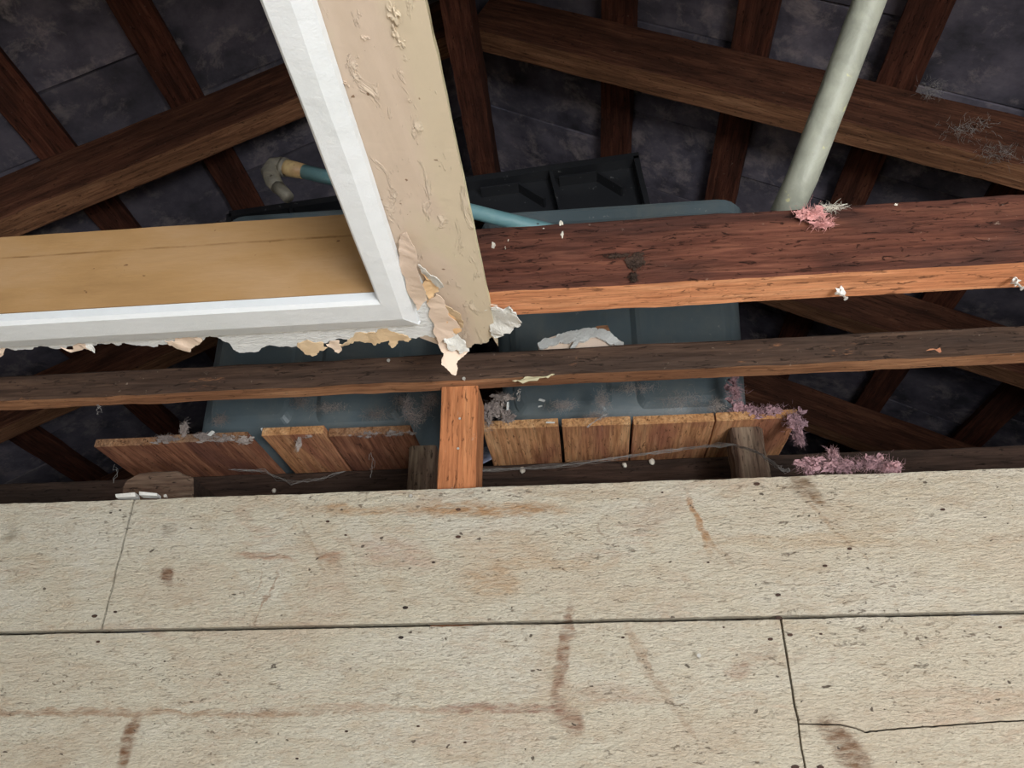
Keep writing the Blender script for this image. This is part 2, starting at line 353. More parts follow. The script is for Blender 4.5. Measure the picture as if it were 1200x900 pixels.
def sheet(name, outline, mat, parent=None, z0=.53, thick=.0012, amp=.25, seed=1, curl=0.0):
    """torn sheet: outline of (px, py, drop) where drop is how far it hangs below z0"""
    pts = [PZ(x, y, z0-d) for x, y, d in outline]
    pts = ragged(pts, amp, 3, True, seed, (1, 1, .4))
    bm = bmesh.new(); f = bm.faces.new([bm.verts.new(p) for p in pts])
    r = bmesh.ops.triangulate(bm, faces=[f])
    bmesh.ops.subdivide_edges(bm, edges=[e for e in bm.edges if e.calc_length() > .008], cuts=2, use_grid_fill=False)
    bmesh.ops.triangulate(bm, faces=bm.faces[:])
    for v in bm.verts: v.co.z += noise.noise(v.co*40+Vector((seed,0,0)))*.0008-curl*abs(noise.noise(v.co*25))
    fs = bm.faces[:]
    r = bmesh.ops.extrude_face_region(bm, geom=fs)
    bmesh.ops.translate(bm, verts=[g for g in r['geom'] if isinstance(g, bmesh.types.BMVert)], vec=(0, 0, thick))
    o = obj(name, bm, mat, parent, True); o.data.set_sharp_from_angle(angle=.9); return o
def add_tube(bm, pts, r, n=6, cap=True):
    pts = [Vector(p) for p in pts]; rs = r if isinstance(r, (list, tuple)) else [r]*len(pts); rings = []
    for i, p in enumerate(pts):
        d = (pts[min(i+1, len(pts)-1)]-pts[max(i-1, 0)]).normalized()
        a = d.orthogonal().normalized() if i == 0 else (rings_a - d*rings_a.dot(d)).normalized()
        rings_a = a; b = d.cross(a)
        rings.append([bm.verts.new(p+(a*math.cos(2*math.pi*k/n)+b*math.sin(2*math.pi*k/n))*rs[i]) for k in range(n)])
    for i in range(len(rings)-1):
        for k in range(n): bm.faces.new((rings[i][k], rings[i][(k+1)%n], rings[i+1][(k+1)%n], rings[i+1][k]))
    if cap and n > 2: bm.faces.new(rings[0]); bm.faces.new(rings[-1])
def tube(name, pts, r, mat, parent=None, n=24):
    bm = bmesh.new(); add_tube(bm, pts, r, n); return obj(name, bm, mat, parent, True)
def fibres(bm, c, rad, n, length, r, rnd, flat=(1,1,1), out=0.0):
    for _ in range(n):
        p = Vector((rnd.gauss(0,.45)*rad[0], rnd.gauss(0,.45)*rad[1], rnd.gauss(0,.45)*rad[2]))
        d = Vector((rnd.uniform(-1,1)*flat[0], rnd.uniform(-1,1)*flat[1], rnd.uniform(-1,1)*flat[2]))
        if out and p.length > 0: d = d+p.normalized()*out
        d = d.normalized()*length*rnd.uniform(.4, 1.2); pts = [Vector(c)+p]
        for s in range(4):
            d = d+Vector((rnd.uniform(-1,1), rnd.uniform(-1,1), rnd.uniform(-1,1)))*length*.45
            pts.append(pts[-1]+d/4)
        add_tube(bm, pts, [r*q for q in (.8, 1, .9, .7, .3)], 3, False)
def blob(bm, c, rad, seed, rough=.35, sub=3):
    r = bmesh.ops.create_icosphere(bm, subdivisions=sub, radius=1)
    for v in r['verts']:
        d = 1+rough*noise.fractal(v.co*2.2+Vector((seed, 0, 0)), .8, 2, 3)*1.6
        v.co = Vector(c)+Vector((v.co.x*rad[0]*d, v.co.y*rad[1]*d, v.co.z*rad[2]*d))
def tuft(name, label, cat, lumps, mat, n, length, r=.0005, seed=1, flat=(1,1,1), group=None, blobs=True, out=.4):
    rnd = random.Random(seed); bm = bmesh.new()
    for (c, rad) in lumps:
        if blobs:
            for k in range(22):
                p = Vector(c)+Vector((rnd.gauss(0,.42)*rad[0], rnd.gauss(0,.4)*rad[1], rnd.gauss(0,.42)*rad[2]))
                blob(bm, p, [min(max(q, .003), .014)*rnd.uniform(.18,.42) for q in rad], rnd.uniform(0,99), 1.2, 2)
        fibres(bm, c, rad, int(n*2.6), length*.42, r*.55, rnd, flat, out*.2)
    o = obj(name, bm, mat); return tag(o, label, cat, group, 'stuff' if not name.startswith('insul') and name != 'wool_strand' else None)
# ------------------------------------------------------------------ room shell
struct_box('floor', (-3.3, -1.8, -.05), (2.8, 4.3, 0), M['floor'])
struct_box('wall_left', (-3.35, -1.8, 0), (-3.25, 4.3, H+.40), M['plaster'])
struct_box('wall_right', (2.75, -1.8, 0), (2.85, 4.3, H+.40), M['plaster'])
RX, RZ, SL = -.25, 2.02, .505                      # ridge line and slope (z from the eye, top of the rafters)
def ztop(x, off=0): return RZ-SL*abs(x-RX)+off
def gable(name, y0, y1, hole=None):
    bm = bmesh.new()
    parts = [[(-3.25,0),(2.75,0),(2.75,H+.40),(-3.25,H+.40)]] if not hole else []
    if hole:
        a, b, c, d = hole
        parts = [[(-3.25,0),(a,0),(a,H+.40),(-3.25,H+.40)], [(b,0),(2.75,0),(2.75,H+.40),(b,H+.40)], [(a,0),(b,0),(b,c),(a,c)], [(a,d),(b,d),(b,H+.40),(a,H+.40)]]
    parts.append([(-3.25,H+.40),(2.75,H+.40),(2.75,H+ztop(2.75)),(RX,H+RZ),(-3.25,H+ztop(-3.25))])
    for p in parts:
        f = bm.faces.new([bm.verts.new((x, y0, z)) for x, z in p])
        r = bmesh.ops.extrude_face_region(bm, geom=[f]); bmesh.ops.translate(bm, verts=[g for g in r['geom'] if isinstance(g, bmesh.types.BMVert)], vec=(0, y1-y0, 0))
    return tag(obj(name, bm, M['brick'] if y0 > 0 else M['plaster']), kind='structure')
gable('wall_back', -1.9, -1.8)
gable('wall_far', 4.3, 4.4)
for k, xc in ((1, 1.15), (2, -1.35)):  # the second, left frame is made up to go with the fill lamp
    bm = bmesh.new()
    for a, b in (((xc-.62,-1.798,.3),(xc-.56,-1.75,1.75)), ((xc+.56,-1.798,.3),(xc+.62,-1.75,1.75)), ((xc-.56,-1.798,.3),(xc+.56,-1.75,.36)), ((xc-.56,-1.798,1.69),(xc+.56,-1.75,1.75))): add_box(bm, a, b)
    tag(obj('window_%d' % k, bm, M['white']), kind='structure')
# the rest of the ceiling stays up outside the hole
bm = bmesh.new()
add_box(bm, (-3.2,-1.8,H+.532), (2.7,-.05,H+.546)); add_box(bm, (-3.2,-.05,H+.532), (-1.5,.72,H+.546)); add_box(bm, (1.3,-.05,H+.532), (2.7,.72,H+.546))
tag(obj('ceiling', bm, M['texwhite']), kind='structure')

# ------------------------------------------------------------------ cream boarded wall
wall = thing('wall_front', None, None, (0, .99, 0), kind='structure')
def wz(px, py): p = PY(px, py, .98); return (p.x, p.z)
zt = H+.3865; zg = H+.2045
def edge(x0, x1, z, amp, seed, n=None):
    n = n or max(2, int(abs(x1-x0)/.006)); out = []
    for i in range(n+1):
        x = x0+(x1-x0)*i/n
        out.append((x, z+noise.noise(Vector((x*14, seed, 0)))*amp+noise.noise(Vector((x*90, seed, 3)))*amp*.6))
    return out
def vedge(x, z0, z1, amp, seed, lean=0):
    n = max(2, int(abs(z1-z0)/.006)); return [(x+lean*i/n+noise.noise(Vector((seed, (z0+(z1-z0)*i/n)*40, 0)))*amp, z0+(z1-z0)*i/n) for i in range(1, n)]
def board(outline, dy=0.0):
    pts = [(x, .98+dy, z) for x, z in outline]
    return slab('board', pts, (0, .02, 0), [M['wall'], M['wall']], wall, bev=.0004)
g = .0015; jx = -.635; jx2 = .2335
# top course: short piece left of the crack, long piece right of it
crk = vedge(jx, zt-.001, zg+.0024, .0016, 4)
board([(-3.2, zg+.0024)]+edge(-1.6, jx-g, zg+.0024, .0007, 1)+[(x-g, z) for x, z in reversed(crk)]+edge(jx-g, -1.6, zt, .0016, 2)+[(-3.2, zt)])
board(edge(jx+g, 1.4, zg+.0024, .0007, 1)+[(2.7, zg+.0024), (2.7, zt)]+edge(1.4, jx+g, zt, .0016, 2)+[(x+g*.5, z) for x, z in crk], .0008)
# second course: long piece, then two pieces split by a running crack
zb = H+.0145
crk2 = vedge(jx2, zg-.004, zb+.002, .0018, 8)
board([(-3.2, zb)]+[(jx2-g, zb)]+[(x-g, z) for x, z in reversed(crk2)]+edge(jx2-g, -1.6, zg-.0024, .0009, 5)+[(-3.2, zg-.0024)], .0005)
cr = [wz(*p) for p in ((940,848),(985,849),(1003,853),(1015,858),(1030,856),(1060,853),(1110,850),(1160,846),(1200,844))]
cr = [(jx2+g, cr[0][1])]+cr[1:]+[(1.2, cr[-1][1]+.002), (2.7, cr[-1][1]+.004)]
def den(pl, seed):
    out = []
    for (a, b), (c, d) in zip(pl, pl[1:]):
        for k in range(6): t = k/6; out.append((a+(c-a)*t, b+(d-b)*t+noise.noise(Vector(((a+(c-a)*t)*120, seed, 0)))*.0007*(0 if k == 0 else 1)))
    return out+[pl[-1]]
cr = den(cr, 3); cz = cr[0][1]
board([(x, z+.0007) for x, z in cr]+[(2.7, zg-.0024)]+edge(1.4, jx2+g, zg-.0024, .0009, 5)+[(x+g*.6, z) for x, z in crk2 if z > cz+.004], .0002)
board([(jx2+g, zb), (2.7, zb)]+[(x, z-.0009) for x, z in reversed(cr)]+[(x+g*.6, z) for x, z in crk2 if z < cz-.004], .0016)
z = zb-.004
for k in range(9):                                      # the boards below the picture
    xs = [-3.2, random.uniform(-1.5, 1.2), 2.7]
    for a, b in zip(xs, xs[1:]): board([(a+g, max(z-.186, .005)), (b-g, max(z-.186, .005)), (b-g, z), (a+g, z)], random.uniform(0, .001))
    z -= .1885
    if z < .05: break
# rusty nail heads and holes in the boards
def disc(name, c, r, nrm, mat, parent, depth=.0015, sx=1.0):
    bm = bmesh.new(); r_ = bmesh.ops.create_cone(bm, cap_ends=True, segments=9, radius1=r, radius2=r*.85, depth=depth)
    for v in bm.verts: v.co.x *= sx*(1+.2*noise.noise(v.co*900)); 
    q = Vector(nrm).to_track_quat('Z', 'Y').to_matrix().to_4x4(); q.translation = c
    bmesh.ops.transform(bm, matrix=q, verts=bm.verts); return obj(name, bm, mat, parent)
for px, py, r in ((111,722,4.2),(135,717,2.5),(115,752,2.8),(193,775,1.6),(475,712,3.6),(470,747,3.4),(537,629,3.6),(508,659,2.4),(537,597,3.4),(482,582,1.8),(384,611,2.6),(405,627,2),(130,601,2.4),(141,598,2.2),
                  (912,697,3.4),(913,724,4),(903,749,3.2),(926,744,3.4),(962,743,2.2),(776,577,1.8),(887,567,4),(830,659,1.8),(996,643,3),(932,899,4.5),(962,899,3.5),(406,857,2.2),(348,889,2),(490,851,2),(848,735,1.6),(730,747,2.2),(1105,597,3),(967,663,3),(1172,735,2.4),(545,870,2.0)):
    c = PY(px, py, .9803); disc('nail_head', c, r*.0006, (0, -1, 0), M['rust'], wall, sx=1.8)
def nail(px, py, Y=None, Z=None, parent=None, length=.012, d=(0,-1,0), r=.0011):
    c = PY(px, py, Y) if Y else PZ(px, py, Z); d = Vector(d).normalized()
    bm = bmesh.new(); add_tube(bm, [c-d*.002, c+d*length], r, 8); add_tube(bm, [c+d*length, c+d*(length+.001)], r*2.2, 10)
    return obj('nail', bm, M['nail'], parent)
nail(819, 771, Y=.981, parent=wall, length=.010, d=(-.1,-1,.1))
nail(195, 582, Y=.981, parent=wall, length=.003); nail(482, 582, Y=.981, parent=wall, length=.003)

# ------------------------------------------------------------------ wall top plate, stud
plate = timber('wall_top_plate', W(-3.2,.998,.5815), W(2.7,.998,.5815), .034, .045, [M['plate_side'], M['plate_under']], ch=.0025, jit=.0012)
tag(plate, 'thin dark brown batten crossing the whole view below the thick joist, above the open wall', 'batten')
for px, py in ((456,424),(530,470),(600,430)): pass
def nailon(px, py, par, Y=None, Z=None, d=(0,-1,0), length=.006, r=.0012):
    n = nail(px, py, Y=Y, Z=Z, length=length, d=d, r=r)
    n.parent = par; n.matrix_parent_inverse = par.matrix_basis.inverted(); return n
def scar(pts, mat, Y=.9803):
    n = slab('torn_patch', ragged([PY(x, y, Y) for x, y in pts], .25, 2, True, pts[0][0], (1,0,1)), (0,.0016,0), [mat, mat]); n.parent = plate; n.matrix_parent_inverse = plate.matrix_basis.inverted()
scar([(1085,411),(1100,408),(1122,404),(1148,404),(1140,407),(1110,410)], M['platform']); scar([(1172,394),(1186,391),(1200,392),(1206,394),(1186,396)], M['beige'])
scar([(600,446),(618,441),(650,438),(642,443),(622,446)], M['beige_edge'])
nailon(456, 424, plate, Y=.981, length=.004); nailon(544, 445, plate, Y=.981, length=.003)
xs = PY(517, 470, 1.0).x; xe = PY(560, 470, 1.0).x
stud = timber('wall_stud', W((xs+xe)/2, 1.035, -H+.0), W((xs+xe)/2, 1.035, .557), .07, xe-xs, [M['stud'], M['stud']], up=(1,0,0), ch=.0015, jit=.0009)
tag(stud, 'upright orange timber stud between the thin batten and the cream boards', 'stud')
for px, py in ((539,491),(537,526)): nailon(px, py, stud, Y=1.0, length=.001, r=.0008)
for k, x in enumerate((-1.55, 1.35, 2.1)):                # studs outside the frame
    s_ = timber('wall_stud', W(x, 1.035, -H), W(x, 1.035, .557), .07, .05, M['grey_wood'], up=(1,0,0))
    tag(s_, 'upright wall stud beyond the edge of the picture, '+('left', 'right', 'far right')[k]+' of the hole', 'stud')
# ------------------------------------------------------------------ big ceiling joist
joist = timber('ceiling_joist', W(-3.2,.7675,.589), W(2.7,.7675,.589), .053, .098, [M['joist_side'], M['joist_under']], ch=.002, jit=.0010, step=.02)
tag(joist, 'thick red-brown ceiling joist with pale orange underside crossing above the thin batten', 'joist')
for px, py in ((985,342),(1190,330)):
    n = nailon(px, py, joist, Z=.5405, d=(.35,-.1,-1), length=.011, r=.0013)
    bm = bmesh.new(); c = PZ(px, py, .532); blob(bm, c, (.005,.004,.005), px, .9, 2)
    o = obj('plaster_crumb', bm, M['crumb']); o.parent = joist; o.matrix_parent_inverse = joist.matrix_basis.inverted()
# plaster drips on the joist face
for px, py, a, b in ((658,262,.0022,.004),(659,275,.0018,.008),(578,288,.003,.006),(592,291,.0012,.0025),(596,282,.001,.003),(637,268,.001,.001),(1050,240,.002,.001)):
    bm = bmesh.new(); blob(bm, PY(px, py, .7405), (a,.0012,b), px, .7, 2)
    o = obj('plaster_drip', bm, M['egg']); o.parent = joist; o.matrix_parent_inverse = joist.matrix_basis.inverted()
# trimmer above the ceiling strip
tr = timber('trimmer_joist', W(-.155,.74,.594), W(-.155,-1.7,.594), .05, .095, [M['joist_side'], M['joist_under']])
tag(tr, 'short timber hidden above the beige ceiling strip', 'joist')
# ------------------------------------------------------------------ hatch surround: white moulding and tan lining
hatch = thing('hatch_surround', 'white moulded surround with tan inner lining at the corner of the ceiling hatch', 'hatch frame', W(-.6,.73,.53))
lb = slab('lining_board', [W(-2.4,.7165,.5315)]+[W(-.203,.7165,.5315)]+[W(x,.7165,.6535+noise.noise(Vector((x*20,1,1)))*.0008) for x in [-.203-i*.02 for i in range(60)]]+[W(-2.4,.7165,.6535)], (0,.0235,0), [M['lining'], M['lining']], hatch)
zc = .530
prof = [(0,0),(0,-.011),(.004,-.0145),(.030,-.0142),(.034,-.0128),(.048,-.0078),(.050,0)]
def mould(P0, P1, inward, miter0, miter1, ws=1.0):
    """P0..P1 inner edge; inward = direction from the inner edge to the outer edge"""
    bm = bmesh.new(); P0 = Vector(P0); P1 = Vector(P1); d = (P1-P0).normalized(); inn = Vector(inward); rings = []; L = (P1-P0).length
    n = 60
    for i in range(n+1):
        ring = []
        for u, v in prof:
            a = -miter0*u; b = L+miter1*u; t = a+(b-a)*i/n
            wv = noise.noise(Vector((t*12, u*40, 2)))*.0005
            ring.append(bm.verts.new(P0+d*t+inn*(u*ws+wv)+Vector((0,0,v+wv*.6))))
        rings.append(ring)
    m_ = len(prof)
    for i in range(n):
        for k in range(m_): bm.faces.new((rings[i][k], rings[i+1][k], rings[i+1][(k+1)%m_], rings[i][(k+1)%m_]))
    bm.faces.new(rings[0]); bm.faces.new(rings[-1])
    return obj('moulding', bm, M['white'], hatch)
mould(W(-1.48,.7175,zc), W(-.2262,.7155,zc), (0,1,0), 0, .76, 1.28)
mould(W(-.2100,-.03,zc), W(-.2262,.715,zc), (1,0,0), 0, 1.28, .76)
# ------------------------------------------------------------------ torn ceiling that still hangs
rem = thing('ceiling_remnant', 'strip of peeling beige ceiling board with torn paint beside the white moulding', 'ceiling board', W(-.15,.6,.535))
zl = .531
torn = [(577,395),(566,402),(555,404),(548,411),(530,416),(514,404)]
right = [W(-.0995+noise.noise(Vector((y*30,3,0)))*.0016, y, zl) for y in [-.03+i*.02 for i in range(45)]]
tp = ragged([PZ(x, y, zl) for x, y in torn], .3, 3, False, 5)
lft = [W(-.198, .82, zl), W(-.182, -.03, zl)]
slab('board_strip', right+tp+lft, (0,0,.009), [M['beige'], M['beige_edge']], rem)
# small blisters and blobs of filler on the strip
for px, py, a, b, dd in ((461,14,.004,.008,.002),(470,50,.003,.004,.0012),(463,36,.002,.006,.0015),(404,96,.0012,.002,.002),(428,44,.003,.002,.001),(408,100,.0012,.0015,.001),(480,118,.0015,.0015,.0008)):
    bm = bmesh.new(); blob(bm, PZ(px, py, zl), (a,b,dd), px, .8, 3); obj('paint_blister', bm, M['beige'], rem)
# white textured remnant along the moulding, with torn lower edge
top = [(-60,386),(100,384),(250,379),(400,374),(484,371),(492,330),(470,288),(470,300),(500,345)]
low = [(520,392),(508,396),(498,393),(487,397),(470,399),(452,396),(440,400),(425,397),(410,398),(395,397),(378,402),(368,406),(352,404),(342,407),(325,406),(305,410),(290,413),(278,412),(270,404),(262,400),(256,396),(246,394),(238,399),(234,397),
       (225,400),(214,402),(200,402),(180,407),(160,405),(146,402),(140,405),(130,402),(112,405),(96,404),(78,408),(60,408),(40,407),(22,410),(8,408),(-10,413),(-60,416)]
pts = [PZ(x, y, .5285) for x, y in top[:5]]+[W(-.190,.74,.5285), W(-.188,.68,.5285), W(-.174,.67,.5285), PZ(505,350,.5285), PZ(518,372,.5285)]+ragged([PZ(x, y, .5285) for x, y in low], .22, 3, False, 11)
slab('textured_paint', pts, (0,0,.0025), [M['texwhite'], M['crumb']], rem)
# torn brown paper scraps on the ragged edge
F = sheet
F('torn_paper', [(193,400,.001),(205,396,.001),(222,396,.0005),(236,397,.001),(232,405,.003),(222,413,.005),(208,409,.002)], M['flap'], rem, .528, seed=2)
F('torn_paper', [(348,404,.001),(360,399,.001),(378,402,.001),(384,408,.002),(374,411,.004),(366,418,.006),(357,415,.005),(352,409,.003)], M['paper'], rem, .528, seed=3)
F('torn_paper', [(382,404,.001),(398,400,.001),(400,408,.004),(396,414,.006),(390,409,.003)], M['flap'], rem, .528, seed=4)
F('torn_paper', [(392,402,.0005),(410,398,.0005),(430,391,.0005),(450,386,.0005),(466,391,.0005),(482,398,.001),(478,401,.002),(466,400,.001),(459,408,.005),(456,399,.002),(440,405,.004),(428,402,.002),(410,402,.001),(396,407,.002)], M['paper'], rem, .528, seed=6)
F('torn_paper', [(70,407,.0),(90,404,.001),(108,406,.001),(110,412,.006),(100,409,.002)], M['flap'], rem, .528, seed=8)
F('torn_paper', [(97,404,.0),(108,405,.001),(111,414,.009),(105,410,.004)], M['crumb'], rem, .528, seed=9)
F('torn_paper', [(-10,410,.0),(6,409,.001),(4,416,.003),(-10,418,.002)], M['flap'], rem, .528, seed=12)
# peeled flaps at the corner of the strip
F('peeled_flap', [(469,276,.0),(476,272,.003),(482,284,.007),(489,305,.012),(497,338,.012),(501,352,.010),(489,364,.012),(481,349,.006),(470,318,.003),(467,295,.001)], M['flap'], rem, .527, .0010, .08, 21)
F('exposed_layer', [(490,312,.002),(500,322,.001),(512,335,.001),(514,342,.001),(504,350,.001),(500,355,.002),(495,340,.003)], M['flap_warm'], rem, .529, .0010, .2, 22)
F('peeled_flap', [(490,310,.003),(500,318,.006),(512,326,.007),(520,336,.009),(516,339,.006),(505,329,.003),(494,320,.002)], M['crumb'], rem, .528, .0010, .15, 23)
F('peeled_flap', [(500,352,.001),(511,345,.002),(522,360,.004),(534,376,.006),(540,388,.008),(528,396,.008),(514,402,.007),(508,390,.004),(503,372,.002)], M['flap'], rem, .528, .0010, .12, 24)
F('exposed_layer', [(523,364,.003),(534,374,.004),(541,388,.006),(533,392,.005),(524,378,.003)], M['flap_warm'], rem, .5265, .0010, .2, 25)
F('peeled_flap', [(518,358,.001),(530,362,.006),(541,374,.008),(543,384,.009),(537,386,.006),(530,373,.002)], M['paper'], rem, .528, .0010, .15, 26)
F('peeled_flap', [(520,397,.006),(536,390,.005),(546,402,.006),(550,411,.008),(538,412,.010),(524,402,.008)], M['crumb'], rem, .5265, .0010, .3, 27, curl=.003)
F('hanging_flap', [(514,400,.002),(526,402,.004),(538,410,.006),(549,412,.008),(540,420,.016),(535,426,.022),(534,440,.034),(525,434,.030),(517,427,.024),(520,414,.012)], M['flap'], rem, .528, .0010, .15, 28)
# crumpled plaster right of the strip's end
F('crumpled_plaster', [(574,362,.0),(590,363,.004),(599,360,.008),(605,367,.010),(608,380,.010),(602,386,.008),(590,388,.006),(580,394,.004),(575,385,.001)], M['crumb'], rem, .532, .0016, .35, 31, curl=.006)
bm = bmesh.new(); add_tube(bm, [PZ(573,366,.537), PZ(570,360,.534), PZ(575,357,.53), PZ(583,358,.528)], .0007, 5); obj('loose_fibre', bm, M['flap'], rem)
# ------------------------------------------------------------------ curved plaster chunk lying behind the batten
ch = thing('plaster_chunk', 'curved white broken plaster chunk sitting on the thin batten below the thick joist', 'plaster', PY(680,400,1.02))
up_ = [(630,404),(640,397),(655,392),(668,389),(680,387),(700,387),(712,389),(722,396),(731,402)]
slab('paper_face', [PY(x,y,1.02) for x,y in up_]+[PY(729,412,1.02), PY(632,412,1.02)], (0,.006,0), [M['flap'], M['flap']], ch)
bm = bmesh.new(); lo_ = [(632,408),(645,404),(660,401),(672,399),(690,397),(708,399),(720,403),(730,405)]
a_ = ragged([PY(x,y-1,1.017) for x,y in up_], .25, 3, False, 3, (1,0,1)); b_ = ragged([PY(x,y,1.013) for x,y in reversed(lo_)], .25, 3, False, 4, (1,0,1))
slab('broken_edge', a_+b_, (0,.004,0), [M['crumb'], M['crumb']], ch)
slab('brown_paper', [PY(x,y,1.024) for x,y in ((690,388),(700,382),(712,381),(716,390),(704,392))], (0,.001,0), [M['plate_under']]*2, ch)
slab('broken_edge', [PY(x,y,1.0105) for x,y in ((668,408),(673,400),(680,397),(677,403),(672,409))], (0,.002,0), [M['crumb']]*2, ch)

# ------------------------------------------------------------------ roof: rafters, purlins, ridge, slates
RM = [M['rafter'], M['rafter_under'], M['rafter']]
th_v = .168; cosA = math.cos(math.atan(SL)); 
rows = [(-.77,'behind the ceiling, nearest the viewer'), (-.07,'over the ceiling edge, out of view'), (.63,'just above the hatch, out of view'), (1.33,''), (2.03,''), (2.72,''), (3.42,'')]
for yy, note in rows:
    for sgn, side in ((-1,'left'), (1,'right')):
        yc = yy+.035
        x1 = RX+sgn*.038; x2 = RX+sgn*2.88
        zo = -th_v/2
        A = W(x1, yc, ztop(x1)+zo); B = W(x2, yc, ztop(x2)+zo)
        o = timber('rafter', A, B, .07, .15, RM, up=(0,0,1), ch=.003, jit=.0015, step=.06)
        if yy == 1.33: lab = {'left':'large brown rafter sloping down to the left above the white hatch surround','right':'large brown rafter sloping down to the right behind the grey pipe'}[side]
        elif yy == 2.03: lab = {'left':'brown rafter end seen low at the left between batten and cream boards','right':'second brown rafter on the right, seen below the thick joist'}[side]
        elif yy == 2.72: lab = {'left':'third rafter deep in the dark left side of the loft','right':'dark third rafter low on the right, beside the grey slate'}[side]
        elif yy == 3.42: lab = 'last rafter deepest in the dark loft, %s slope' % side
        else: lab = '%s slope rafter %s' % (side, note)
        tag(o, lab, 'rafter')
rb = timber('ridge_board', W(RX,-1.75,RZ-.262), W(RX,4.25,RZ-.262), .07, .13, [M['purlin'], M['purlin']], jit=.002)
tag(rb, 'dark ridge timber right of the beige strip, running back behind the black tank cover', 'ridge beam')
PL = [(.150,'second purlin right of the ridge, in the dark above the black tank cover'), (.4675,'brown purlin on the right slope, left of the grey pipe'), (.786,'brown purlin on the right slope, right of the grey pipe'), (1.10,'right slope purlin behind the loft cobwebs'), (1.42,'right slope purlin beside the grey slate low on the right'), (1.75,'right slope purlin beyond the picture'), (2.1,'right slope purlin near the eaves'), (2.45,'lowest right slope purlin'),
      (-.66,'purlin left of the ridge hidden behind the beige strip'), (-.995,'wide brown purlin at the upper left crossing above the rafter'), (-1.31,'brown purlin at the far upper left corner'), (-1.63,'left slope purlin low in the dark'), (-1.96,'left slope purlin below the far left one'), (-2.3,'left slope purlin near the eaves'), (-2.65,'lowest left slope purlin')]
pt = .035
for x, lab in PL:
    sgn = 1 if x > RX else -1
    n = Vector((SL*sgn, 0, 1)).normalized()
    c0 = W(x, -1.75, ztop(x)+.003); c0 = c0+n*pt/2; c1 = c0.copy(); c1.y = 4.25
    o = timber('purlin', c0, c1, .092, pt, [M['purlin'], M['purlin']], up=n, jit=.0015, step=.06)
    tag(o, lab, 'purlin')
roof = thing('roof', None, None, W(RX, 1, RZ+.1), kind='structure')
rnd = random.Random(3)
for sgn in (-1, 1):
    d = Vector((sgn, 0, -SL)).normalized(); n = Vector((SL*sgn, 0, 1)).normalized()
    bm = bmesh.new()
    A = W(RX, 0, RZ)+n*.09; B = A+d*3.5
    a, b = A.copy(), B.copy()
    vs_ = [bm.verts.new((p.x, y, p.z+k)) for k in (0,.02) for p, y in ((a,-1.9),(b,-1.9),(b,4.4),(a,4.4))]
    for f in ((0,1,2,3),(4,5,6,7),(0,1,5,4),(1,2,6,5),(2,3,7,6),(3,0,4,7)): bm.faces.new([vs_[i] for i in f])
    obj('added_light_seal', bm, M['light_seal'], roof)  # added opaque sheet above the slates, keeps sky light out of their joints
    me = {}
    bounds = [RX]+[x for x, _ in PL if (x-RX)*sgn > 0]
    bounds.sort(key=lambda v: abs(v-RX)); bounds.append(RX+sgn*3.05)
    for j, (xa, xb) in enumerate(zip(bounds, bounds[1:])):
        if (sgn > 0 and j > 6) or (sgn < 0 and j > 5): pass
        L = abs(xb-xa)/cosA
        y = -.01 if j % 2 == 0 else .15
        while y < 4.2:
            wd = .30
            key = round(L, 3)
            if key not in me:
                bm = bmesh.new(); add_box(bm, (-L/2-.03, -wd/2+.003, -.005), (L/2+.02, wd/2-.003, .005))
                bmesh.ops.subdivide_edges(bm, edges=[e for e in bm.edges if e.calc_length() > .1], cuts=1, use_grid_fill=True)
                for v in bm.verts: v.co += Vector((rnd.uniform(-1,1)*.003, rnd.uniform(-1,1)*.002, rnd.uniform(-1,1)*.0012))
                mm = bpy.data.meshes.new('slate'); bmesh.ops.recalc_face_normals(bm, faces=bm.faces); bm.to_mesh(mm); bm.free(); mm.materials.append(M['slate']); me[key] = mm
            o = bpy.data.objects.new('slate', me[key]); C.objects.link(o); o.parent = roof; o.matrix_parent_inverse = Matrix.Translation(-Vector(roof.location))
            c = W((xa+xb)/2, y+.15, ztop((xa+xb)/2))+n*(pt+.0125+rnd.uniform(0,.004))
            tilt = Matrix.Rotation(math.radians(1.1), 4, 'Y') @ Matrix.Rotation(math.radians(rnd.uniform(-.8,.8)), 4, 'X')
            Yv = n.cross(d); mw = Matrix((d, Yv, n)).transposed().to_4x4(); mw.translation = c
            o.matrix_basis = mw @ tilt
            y += wd
# ------------------------------------------------------------------ loft floor beam, platform, props
tie = timber('tie_beam', W(-2.6,1.43,.545), W(2.1,1.43,.545), .06, .105, [M['dark_wood'], M['dark_wood']], jit=.0012)
tag(tie, 'dark beam crossing behind the top edge of the cream boards', 'beam')
tie2 = timber('tie_beam', W(-2.6,1.86,.5445), W(2.1,1.86,.5445), .06, .105, [M['dark_wood'], M['dark_wood']], jit=.0012)
tag(tie2, 'dark beam under the far edge of the tank platform', 'beam')
plats = [((112,527),(187,520),1.90,'short left end board of the tank platform with slanting pale end'), ((189,520),(290,517),1.90,'reddish platform board under wool at the left tank'),
         ((305,511),(380,510),1.92,'platform board with bright sawn end right of the gap under the left tank'), ((382,510),(482,511),1.92,'dusty platform board left of the upright stud'),
         ((565,504),(655,501),1.90,'platform board with dark purple streak right of the upright stud'), ((658,501),(740,499),1.92,'orange platform board below the middle of the right tank'),
         ((742,498),(838,496),1.92,'platform board with chipped bright end left of the pink wool'), ((840,494),(936,491),1.90,'rightmost platform board, under pink wool beside the dark rafters')]
